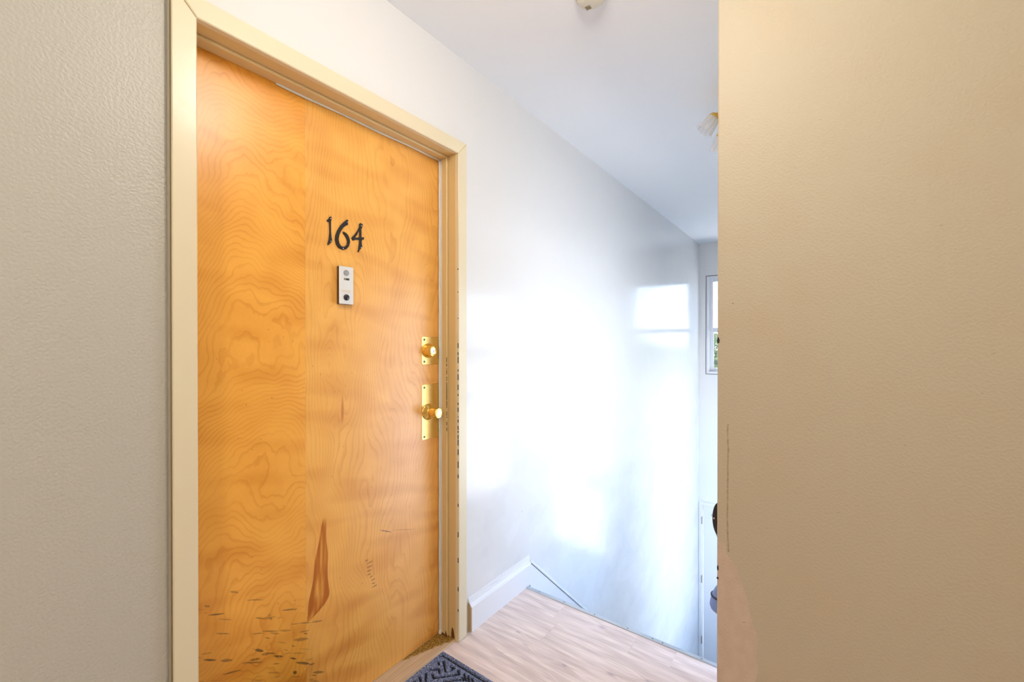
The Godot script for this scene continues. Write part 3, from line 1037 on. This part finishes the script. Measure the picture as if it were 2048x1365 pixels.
	# deadbolt and knob plates
	for pl in [["deadbolt_plate", 1.190, 1.309], ["knob_plate", 0.8715, 1.106]]:
		mb = MB.new()
		mb.prism(round_rect(1.2073, pl[1], 1.3075, pl[2], 0.009), V(D, 0, 0), zs, Vector3.UP, Vector3.RIGHT, 0.0022, 0.0008)
		var plate := obj(pl[0], mb, M.brass_plate, dr)
		for y in [pl[1] + 0.013, pl[2] - 0.013]:
			mb = MB.new()
			mb.lathe([Vector2(0.0046, 0.0), Vector2(0.0042, 0.0014), Vector2(0.0, 0.0019)], V(D + 0.002, y, 1.2215), Vector3.RIGHT, 14)
			mb.box(V(D + 0.003, y - 0.0032, 1.2209), V(D + 0.0041, y + 0.0032, 1.2221), 0.0001)
			obj("screw", mb, M.screw_dark, plate)
		var c := V(D, 1.2485, 1.2430) if pl[0] == "deadbolt_plate" else V(D, 0.9885, 1.2425)
		if pl[0] == "deadbolt_plate":
			mb = MB.new()
			mb.lathe([Vector2(0.0315, 0.002), Vector2(0.0315, 0.0035), Vector2(0.0225, 0.0305), Vector2(0.0215, 0.0330), Vector2(0.0185, 0.0338), Vector2(0.0170, 0.0320), Vector2(0.0150, 0.0318), Vector2(0.0, 0.0318)], c, Vector3.RIGHT, 40)
			obj("lock_cylinder", mb, M.brass, plate)
			mb = MB.new()
			mb.lathe([Vector2(0.0125, 0.031), Vector2(0.0122, 0.0332), Vector2(0.0, 0.0336)], c, Vector3.RIGHT, 28)
			obj("lock_plug", mb, M.nickel, plate)
			mb = MB.new()
			mb.box(c + V(0.0332, -0.0075, -0.0012), c + V(0.0340, 0.004, 0.0012), 0.0002)
			obj("keyhole", mb, M.keyway, plate)
		else:
			mb = MB.new()
			mb.lathe([Vector2(0.0345, 0.002), Vector2(0.0345, 0.0035), Vector2(0.031, 0.0065), Vector2(0.020, 0.0115), Vector2(0.0145, 0.0140), Vector2(0.0125, 0.018), Vector2(0.0125, 0.024)], c, Vector3.RIGHT, 40)
			obj("rose", mb, M.brass, plate)
			mb = MB.new()
			mb.lathe([Vector2(0.0125, 0.022), Vector2(0.0170, 0.0245), Vector2(0.0210, 0.0290), Vector2(0.0220, 0.0350), Vector2(0.0208, 0.0420), Vector2(0.0188, 0.0500), Vector2(0.0185, 0.0560), Vector2(0.0205, 0.0600), Vector2(0.0225, 0.0635), Vector2(0.0225, 0.0665), Vector2(0.0200, 0.0685), Vector2(0.0165, 0.0675), Vector2(0.0, 0.0670)], c, Vector3.RIGHT, 40)
			obj("knob", mb, M.brass, plate)
			mb = MB.new()
			mb.lathe([Vector2(0.0105, 0.0665), Vector2(0.0102, 0.0690), Vector2(0.0, 0.0695)], c, Vector3.RIGHT, 28)
			obj("lock_plug", mb, M.nickel, plate)
			mb = MB.new()
			mb.box(c + V(0.0692, -0.006, -0.001), c + V(0.0698, 0.0035, 0.001), 0.0002)
			obj("keyhole", mb, M.keyway, plate)


func round_rect(a0: float, b0: float, a1: float, b1: float, r: float) -> PackedVector2Array:
	var p := PackedVector2Array()
	for c in [[a1 - r, b1 - r, 0.0], [a0 + r, b1 - r, 90.0], [a0 + r, b0 + r, 180.0], [a1 - r, b0 + r, 270.0]]:
		for k in 7:
			var a := deg_to_rad(c[2] + 15.0 * k)
			p.append(Vector2(c[0] + r * cos(a), c[1] + r * sin(a)))
	return p


func build_far_end() -> void:
	var s0 := S_FAR
	var s1 := S_FAR + 0.22
	var wx0 := 0.078
	var wx1 := 0.90
	var wy0 := 0.905
	var wy1 := 2.112
	var dx0 := 0.045
	var dx1 := 0.965
	var dtop := -0.712
	var mb := MB.new()
	wall_box(mb, -0.01, wx0, dtop, CEIL, s0, s1)
	wall_box(mb, wx1, PIER_X + 0.01, dtop, CEIL, s0, s1)
	wall_box(mb, wx0, wx1, wy1, CEIL, s0, s1)
	wall_box(mb, wx0, wx1, dtop, wy0, s0, s1)
	wall_box(mb, -0.01, dx0, LOW - 0.1, dtop, s0, s1)
	wall_box(mb, dx1, PIER_X + 0.01, LOW - 0.1, dtop, s0, s1)
	var w := obj("wall_far", mb, M.stair_wall)
	tag(w, "white end wall of the stairwell with the window above the white door", "wall", "structure")

	var win := thing("window_1", V(0.49, wy0, s0 + 0.05), "white sash window at the end of the stairwell with trees outside", "window", "structure")
	mb = MB.new()
	frame_boxes(mb, wx0 + 0.0045, wx1 - 0.0045, wy0 + 0.0045, wy1 - 0.0045, 0.030, s0 - 0.006, s0 + 0.10, false)
	obj("frame", mb, M.trim_white, win)
	mb = MB.new()
	frame_boxes(mb, wx0 - 0.003, wx1 + 0.003, wy0 - 0.003, wy1 + 0.003, 0.009, s0 - 0.0015, s0 + 0.02, false, 0.0)
	obj("dark_gap", mb, M.screw_dark, win)  # thin dark line round the window frame
	for sa in [[1.435, 2.078, 0.028, 0.045], [0.938, 1.462, 0.050, 0.048]]:
		mb = MB.new()
		frame_boxes(mb, wx0 + 0.034, wx1 - 0.034, sa[0], sa[1], sa[3] - 0.005, s0 + sa[2], s0 + sa[2] + 0.022, false)
		var sash := obj("sash", mb, M.trim_white, win)
		mb = MB.new()
		mb.box(V(wx0 + 0.06, sa[0] + 0.02, s0 + sa[2] + 0.009), V(wx1 - 0.06, sa[1] - 0.02, s0 + sa[2] + 0.013))
		obj("pane", mb, M.pane_glass, sash)
	mb = MB.new()
	mb.box(V(wx0 + 0.30, 1.466, s0 + 0.022), V(wx0 + 0.35, 1.478, s0 + 0.05), 0.002)
	obj("latch", mb, M.nickel, win)

	# far door
	var dr := thing("door_2", V(0.5, LOW, s0), "white flat door with hinges on its left at the foot of the stairs", "door", "structure")
	mb = MB.new()
	mb.box(V(0.053, LOW + 0.006, s0 + 0.012), V(0.957, dtop - 0.012, s0 + 0.056), 0.002)
	obj("slab", mb, M.trim_white, dr)
	for y in [-0.906, -1.634, -2.39]:
		mb = MB.new()
		mb.lathe([Vector2(0.0, -0.046), Vector2(0.0065, -0.044), Vector2(0.0065, 0.044), Vector2(0.0, 0.046)], V(0.0395, y, s0 - 0.026), Vector3.UP, 14)
		mb.box(V(0.0375, y - 0.044, s0 - 0.022), V(0.0415, y + 0.044, s0 + 0.014), 0.001)
		obj("hinge", mb, M.screw_grey, dr)
	mb = MB.new()
	mb.lathe([Vector2(0.030, 0.0), Vector2(0.028, 0.006), Vector2(0.012, 0.012), Vector2(0.012, 0.03), Vector2(0.026, 0.038), Vector2(0.028, 0.052), Vector2(0.018, 0.062), Vector2(0.0, 0.064)], V(0.885, LOW + 0.96, s0 + 0.012), V(0, 0, -1), 24)
	obj("knob", mb, M.nickel, dr)
	mb = MB.new()
	mb.lathe([Vector2(0.014, 0.0), Vector2(0.013, 0.012), Vector2(0.0, 0.016)], V(0.147, -0.83, s0 + 0.012), V(0, 0, -1), 14)
	obj("stop_bumper", mb, M.nickel, dr)
	var tr := thing("trim_4", V(0.5, LOW, s0), "white casing round the door at the foot of the stairs", "door frame", "structure")
	mb = MB.new()
	mb.box(V(0.002, LOW + 0.001, s0 - 0.024), V(0.036, dtop + 0.034, s0 + 0.012), 0.003)
	obj("casing", mb, M.trim_white, tr)
	mb = MB.new()
	mb.box(V(0.036, dtop - 0.004, s0 - 0.020), V(0.972, dtop + 0.034, s0 + 0.012), 0.003)
	obj("casing", mb, M.trim_white, tr)
	mb = MB.new()
	mb.box(V(0.958, LOW + 0.001, s0 - 0.022), V(0.994, dtop + 0.034, s0 + 0.012), 0.003)
	obj("casing", mb, M.trim_white, tr)


func build_ceiling_things() -> void:
	# smoke detector
	var c := V(0.6136, CEIL, 1.3662)
	var sd := thing("smoke_detector", c, "round yellowed smoke detector on the ceiling above the wooden door's right side", "smoke detector")
	var mb := MB.new()
	mb.lathe([Vector2(0.0, 0.0), Vector2(0.058, 0.0), Vector2(0.058, 0.006), Vector2(0.056, 0.008)], c, Vector3.DOWN, 40)
	obj("mounting_base", mb, M.ivory_plastic, sd)
	mb = MB.new()
	mb.lathe([Vector2(0.054, 0.007), Vector2(0.055, 0.012), Vector2(0.053, 0.024), Vector2(0.048, 0.030), Vector2(0.042, 0.032), Vector2(0.030, 0.033), Vector2(0.0, 0.034)], c, Vector3.DOWN, 40)
	obj("housing", mb, M.ivory_plastic, sd)
	mb = MB.new()
	for k in 18:
		var a := TAU * k / 18.0
		var dirv := Vector3(cos(a), 0, sin(a))
		var side := dirv.cross(Vector3.UP)
		var p := c + dirv * 0.0525 + Vector3.DOWN * 0.018
		mb.prism(PackedVector2Array([Vector2(-0.005, -0.003), Vector2(0.005, -0.003), Vector2(0.005, 0.003), Vector2(-0.005, 0.003)]), p, side, Vector3.UP, dirv, 0.0026)
	obj("vent", mb, M.ivory_dark, sd)
	mb = MB.new()
	for k in 5:
		mb.box(c + Vector3(-0.034 + k * 0.004, -0.0345, -0.034), c + Vector3(-0.0318 + k * 0.004, -0.032, -0.016), 0.0003)
	obj("sounder_grille", mb, M.ivory_dark, sd)
	mb = MB.new()
	mb.lathe([Vector2(0.011, 0.031), Vector2(0.0105, 0.0362), Vector2(0.0, 0.0370)], c + Vector3(-0.030, 0, 0.018), Vector3.DOWN, 24)
	obj("test_button", mb, M.ivory_plastic, sd)
	mb = MB.new()
	mb.box(c + Vector3(-0.026, -0.016, -0.058), c + Vector3(-0.014, -0.004, -0.048), 0.002)
	obj("release_tab", mb, M.ivory_dark, sd)

	# stairwell lamp: brass canopy, three arms with ribbed glass shades
	var lc := V(0.902, CEIL, 2.330)
	var lamp := thing("ceiling_light", lc, "brass stairwell ceiling light with ribbed glass shades, half hidden by the tan wall end", "ceiling light")
	mb = MB.new()
	mb.lathe([Vector2(0.0, 0.0), Vector2(0.065, 0.0), Vector2(0.063, 0.010), Vector2(0.050, 0.020), Vector2(0.014, 0.028), Vector2(0.012, 0.160), Vector2(0.020, 0.170), Vector2(0.012, 0.182), Vector2(0.0, 0.186)], lc, Vector3.DOWN, 36)
	obj("canopy", mb, M.brass, lamp)
	for a in [[Vector3(-0.62, -0.78, 0.15), 0.068, 0.0], [Vector3(-0.30, -0.93, -0.35), 0.075, 0.06], [Vector3(0.6, -0.78, 0.4), 0.045, 0.0]]:
		var dv: Vector3 = a[0].normalized()
		var from: Vector3 = lc + Vector3.DOWN * (0.095 + float(a[2]))
		var flatd := Vector3(dv.x, 0, dv.z).normalized()
		var neck: Vector3 = from + flatd * float(a[1])
		mb = MB.new()
		mb.tube([from, from + flatd * 0.02 + Vector3.UP * 0.008, neck + Vector3.UP * 0.006, neck + dv * 0.012], 0.005, 10)
		obj("arm", mb, M.brass, lamp)
		mb = MB.new()
		mb.lathe([Vector2(0.0, 0.0), Vector2(0.012, 0.001), Vector2(0.026, 0.008), Vector2(0.031, 0.020), Vector2(0.031, 0.024), Vector2(0.0, 0.022)], neck, dv, 28)
		var cup := obj("shade_holder", mb, M.brass, lamp)
		# ribbed glass
		mb = MB.new()
		var u := dv.cross(Vector3.UP).normalized()
		var wv := dv.cross(u)
		for k in 48:
			var ring := []
			for q in [k, k + 1]:
				var t: float = TAU * q / 48.0
				var wob := 1.0 + (0.09 if int(q) % 4 < 2 else -0.07)
				var dr := u * cos(t) + wv * sin(t)
				ring.append([neck + dr * 0.027 * wob + dv * 0.018, neck + dr * 0.033 * wob + dv * 0.045, neck + dr * 0.041 * wob + dv * 0.095, dr])
			for e in 2:
				mb.quad(ring[0][e], ring[1][e], ring[1][e + 1], ring[0][e + 1], ring[0][3])
		obj("glass_shade", mb, M.shade_glass, lamp)
		mb = MB.new()
		mb.lathe([Vector2(0.0, 0.020), Vector2(0.010, 0.022), Vector2(0.013, 0.034), Vector2(0.019, 0.050), Vector2(0.020, 0.062), Vector2(0.014, 0.074), Vector2(0.0, 0.079)], neck, dv, 20)
		obj("bulb", mb, M.bulb, lamp)

	# hall lamp just above the frame, and an unseen fill pendant added farther back
	for h in [[V(0.92, CEIL, 0.72), 0.36, 0.17], [V(1.45, CEIL, -0.95), 0.66, 0.62]]:
		var hc: Vector3 = h[0]
		var near: bool = hc.x < 1.0
		var hl := thing("hallway_light" if near else "fill_pendant", hc, "round opal ceiling light on a short brass stem before the wooden door" if near else "added fill pendant, an opal globe unseen at the back of the hall", "ceiling light")
		mb = MB.new()
		if near:
			mb.lathe([Vector2(0.0, 0.0), Vector2(0.060, 0.0), Vector2(0.052, 0.018), Vector2(0.008, 0.026), Vector2(0.008, 0.11), Vector2(0.040, 0.115), Vector2(0.040, 0.125)], hc, Vector3.DOWN, 32)
			obj("stem", mb, M.brass, hl)
			mb = MB.new()
			mb.lathe([Vector2(0.0, 0.115), Vector2(0.070, 0.118), Vector2(0.130, 0.130), Vector2(0.145, 0.150), Vector2(0.138, 0.178), Vector2(0.110, 0.202), Vector2(0.060, 0.216), Vector2(0.0, 0.222)], hc, Vector3.DOWN, 40)
		else:
			mb.lathe([Vector2(0.0, 0.0), Vector2(0.060, 0.0), Vector2(0.052, 0.022), Vector2(0.006, 0.030), Vector2(0.006, 0.47), Vector2(0.035, 0.48), Vector2(0.035, 0.50)], hc, Vector3.DOWN, 32)
			obj("stem", mb, M.brass, hl)
			mb = MB.new()
			var ball := []
			for k in 17:
				ball.append(Vector2(0.140 * sin(PI * k / 16.0), h[2] - 0.140 * cos(PI * k / 16.0)))
			mb.lathe(ball, hc, Vector3.DOWN, 40)
		obj("opal_shade", mb, M.opal, hl)
		var li := OmniLight3D.new()
		li.name = "hall_light"
		add_child(li, true)
		li.position = hc + Vector3.DOWN * float(h[2])
		li.light_color = Color(1.0, 0.98, 0.955)
		li.light_energy = h[1]
		li.light_size = 0.11 if near else 0.12
		li.omni_range = 9.0
		li.omni_attenuation = 2.0
		li.shadow_enabled = true


func build_mat() -> void:
	var x0 := 0.0085
	var x1 := 0.46
	var s1 := 1.2378
	var s0 := 0.48
	var mt := thing("doormat", V((x0 + x1) / 2, 0, (s0 + s1) / 2), "blue-grey carpet doormat with black grooves before the wooden door", "doormat")
	var mb := MB.new()
	mb.box(V(x0 + 0.001, 0.0, s0 + 0.001), V(x1 - 0.001, 0.0045, s1 - 0.001), 0.001)
	obj("rubber_base", mb, M.black_plastic, mt)
	# grooves: border, then a woven pattern of short strokes
	var seg := []
	seg.append([Vector2(0.024, 1.2085), Vector2(0.031, 1.2165)])
	seg.append([Vector2(0.031, 1.2165), Vector2(x1 - 0.026, 1.2165)])
	seg.append([Vector2(x1 - 0.026, 1.2165), Vector2(x1 - 0.026, s0 + 0.022)])
	seg.append([Vector2(x1 - 0.026, s0 + 0.022), Vector2(0.031, s0 + 0.022)])
	var motif := [[.0514, 1.197, .0981, 1.1623], [.0442, 1.1352, .068, 1.156], [.068, 1.156, .0828, 1.1446], [.0389, 1.181, .0505, 1.1727], [.0955, 1.1928, .1124, 1.1955], [.1124, 1.1955, .1102, 1.1809], [.1309, 1.1963, .15, 1.1849], [.15, 1.1849, .0858, 1.1125], [.0858, 1.1125, .0663, 1.1228], [.0435, 1.1122, .0701, 1.0857], [.0364, 1.0851, .0509, 1.0775], [.1624, 1.1973, .1908, 1.1782], [.2013, 1.1981, .2172, 1.189], [.1277, 1.1226, .1704, 1.1691]]
	for i in range(0, 4):
		for j in range(0, 7):
			for q in motif:
				var off := Vector2(i * 0.132, -j * 0.121)
				if (i > 0 or j > 0) and q[0] > 0.155:
					continue
				var a := Vector2(q[0], q[1]) + off
				var b := Vector2(q[2], q[3]) + off
				if maxf(a.x, b.x) < x1 - 0.04 and minf(a.y, b.y) > s0 + 0.04:
					seg.append([a, b])
	var cell := 0.003
	var nx := int((x1 - x0) / cell)
	var ns := int((s1 - s0) / cell)
	var hgt := PackedFloat32Array()
	hgt.resize((nx + 1) * (ns + 1))
	hgt.fill(1.0)
	for q in seg:
		var a: Vector2 = q[0]
		var b: Vector2 = q[1]
		var r := 0.008
		for i in range(maxi(0, int((minf(a.x, b.x) - r - x0) / cell)), mini(nx, int((maxf(a.x, b.x) + r - x0) / cell) + 1) + 1):
			for j in range(maxi(0, int((minf(a.y, b.y) - r - s0) / cell)), mini(ns, int((maxf(a.y, b.y) + r - s0) / cell) + 1) + 1):
				var p := Vector2(x0 + i * cell, s0 + j * cell)
				var near := Geometry2D.get_closest_point_to_segment(p, a, b)
				var k := j * (nx + 1) + i
				hgt[k] = minf(hgt[k], smoothstep(0.0032, 0.0052, p.distance_to(near)))
	mb = MB.new()
	rng.seed = 12
	var pts := PackedVector3Array()
	for j in ns + 1:
		for i in nx + 1:
			var e := mini(mini(i, nx - i), mini(j, ns - j))
			var hh := hgt[j * (nx + 1) + i]
			var y := 0.0048 + 0.0052 * hh * (0.45 if e == 0 else 1.0) + rng.randf_range(0.0, 0.0012) * hh
			pts.append(V(x0 + i * cell, y, s0 + j * cell))
	mb.map = func(p: Vector3, _n: Vector3) -> Vector2: return Vector2(p.x / 0.30, p.z / 0.30)
	var tone := func(h: float) -> Color: return Color(0.05, 0.05, 0.06).lerp(Color(1, 1, 1), h)
	var cols := PackedColorArray()
	for j in ns:
		for i in nx:
			var k := j * (nx + 1) + i
			for t in [[k, k + 1, k + nx + 2], [k, k + nx + 2, k + nx + 1]]:
				var nn := (pts[t[1]] - pts[t[0]]).cross(pts[t[2]] - pts[t[0]]).normalized()
				if nn.y < 0.0:
					nn = -nn
				var order: Array = t
				if (pts[t[1]] - pts[t[0]]).cross(pts[t[2]] - pts[t[0]]).y > 0.0:
					order = [t[0], t[2], t[1]]
				for z in order:
					mb.put(pts[z], nn)
					cols.append(tone.call(hgt[z]))
	mb.col = cols
	obj("carpet_pile", mb, M.mat_pile, mt)


func build_stair_things() -> void:
	# handrail on the right stair wall; only its top end looks past the tan wall end
	var hr := thing("handrail", V(0.975, 0.65, 1.68), "dark handrail end on the stair wall, just past the tan wall end", "handrail")
	var k := 0.895
	var dir := V(0, -k, 1).normalized()
	var mb := MB.new()
	var prof := PackedVector2Array()
	for q in 24:
		var a := TAU * q / 24.0
		prof.append(Vector2(0.0215 * cos(a), 0.060 * sin(a)))
	# plumb-cut end: the section is drawn upright and pushed down the slope
	mb.prism(prof, V(0.967, 0.645, 1.675), Vector3.RIGHT, Vector3.UP, dir, 3.7, 0.004, true)
	obj("rail", mb, M.rail_wood, hr)
	mb = MB.new()
	mb.lathe([Vector2(0.0035, 0.0), Vector2(0.003, 0.0012), Vector2(0.0, 0.0018)], V(0.9505, 0.645, 1.675), V(0, 0, -1), 10)
	obj("screw", mb, M.nickel, hr)
	for d in [0.25, 1.3, 2.4, 3.4]:
		mb = MB.new()
		var p: Vector3 = V(0.967, 0.60, 1.675) + dir * float(d)
		mb.tube([p + Vector3.UP * 0.02, p + Vector3.DOWN * 0.035, p + Vector3(0.02, -0.055, 0), Vector3(PIER_X + 0.001, p.y - 0.055, p.z)], 0.006, 10)
		obj("bracket", mb, M.iron_black, hr)

	# rounded bag hanging under it
	var bg := thing("bag", V(0.97, 0.28, 1.70), "small blue-grey rounded bag with a pale bottom hanging past the tan wall end", "bag")
	var c := V(0.970, 0.2775, 1.715)
	var shape := [Vector2(0.0, 0.0), Vector2(0.016, 0.003), Vector2(0.028, 0.012), Vector2(0.0365, 0.022)]
	mb = MB.new()
	mb.lathe(shape, c, Vector3.UP, 36)
	var bottom := obj("base", mb, M.bag_pale, bg)
	bottom.set_meta("label", "pale pinkish bottom")
	mb = MB.new()
	mb.lathe([Vector2(0.0365, 0.022), Vector2(0.0405, 0.033), Vector2(0.0395, 0.045), Vector2(0.0370, 0.056), Vector2(0.0345, 0.068)], c, Vector3.UP, 36)
	obj("body", mb, M.bag_blue, bg)
	mb = MB.new()
	mb.lathe([Vector2(0.0340, 0.067), Vector2(0.0375, 0.069), Vector2(0.0375, 0.0725), Vector2(0.0320, 0.074)], c, Vector3.UP, 36)
	obj("band", mb, M.bag_dark, bg)
	mb = MB.new()
	mb.lathe([Vector2(0.0320, 0.074), Vector2(0.026, 0.090), Vector2(0.017, 0.106), Vector2(0.006, 0.114), Vector2(0.0, 0.115)], c, Vector3.UP, 36)
	obj("flap", mb, M.bag_blue, bg)
	mb = MB.new()
	mb.tube([c + Vector3.UP * 0.112, c + V(0.004, 0.16, 0.02), c + V(0.012, 0.19, 0.05), V(PIER_X - 0.004, 0.50, 1.77)], 0.003, 8)
	obj("strap", mb, M.bag_dark, bg)


func build_outside() -> void:
	var mb := MB.new()
	wall_box(mb, -60, 60, LOW - 0.6, LOW - 0.25, 5.9, 90)
	wall_box(mb, 1.2, 60, LOW - 0.6, LOW - 0.25, -60, 5.9)
	var g := obj("ground", mb, M.paving)
	tag(g, "pale paving outside the far window", "ground", "structure")
	rng.seed = 404
	var leaf := MB.new()
	leaf.quad(Vector3(-0.045, 0, 0), Vector3(0, 0.012, -0.03), Vector3(0.05, 0, 0), Vector3(0, 0.012, 0.03), Vector3.UP)
	var leaf_mesh := leaf.mesh()
	var n := 0
	for t in [[-1.6, 11.6, 1.75], [1.0, 12.4, 1.62], [3.6, 11.4, 1.8]]:
		var h: float = t[2]
		var tr := thing("tree", V(t[0], LOW - 0.25, t[1]), ["bushy green tree outside the lower pane of the far window", "bushy green tree outside, hidden behind the tan wall end and nearest the far window's middle", "bushy green tree outside, hidden farthest to the right behind the tan wall end"][n], "tree")
		mb = MB.new()
		mb.tube([V(t[0], LOW - 0.25, t[1]), V(t[0] + 0.03, -1.2, t[1]), V(t[0] - 0.02, h - 0.8, t[1] + 0.03)], 0.09, 10)
		obj("trunk", mb, M.bark, tr)
		var mm := MultiMesh.new()
		mm.transform_format = MultiMesh.TRANSFORM_3D
		mm.use_colors = true
		mm.mesh = leaf_mesh
		mm.instance_count = 9000
		for i in 9000:
			var v := Vector3(rng.randfn(), rng.randfn(), rng.randfn()).normalized() * pow(rng.randf(), 0.4)
			var lobes := 1.0 + 0.18 * sin(v.x * 9.0 + v.y * 7.0) * sin(v.z * 8.0 + 1.0)
			var p := Vector3(v.x * 1.5, v.y * 1.55, v.z * 1.3) * lobes + Vector3(0, h - 1.5 - (LOW - 0.25), 0)
			var bs := Basis.from_euler(Vector3(rng.randf() * TAU, rng.randf() * TAU, rng.randf() * TAU)).scaled(Vector3.ONE * rng.randf_range(0.9, 1.9))
			mm.set_instance_transform(i, Transform3D(bs, p))
			var c := rng.randf_range(0.6, 1.3)
			mm.set_instance_color(i, Color(c * rng.randf_range(0.8, 1.5), c, c * 0.9))
		var mi := MultiMeshInstance3D.new()
		mi.name = "foliage"
		mi.multimesh = mm
		mi.material_override = M.leaf
		mi.set_meta("kind", "stuff")
		tr.add_child(mi, true)
		n += 1
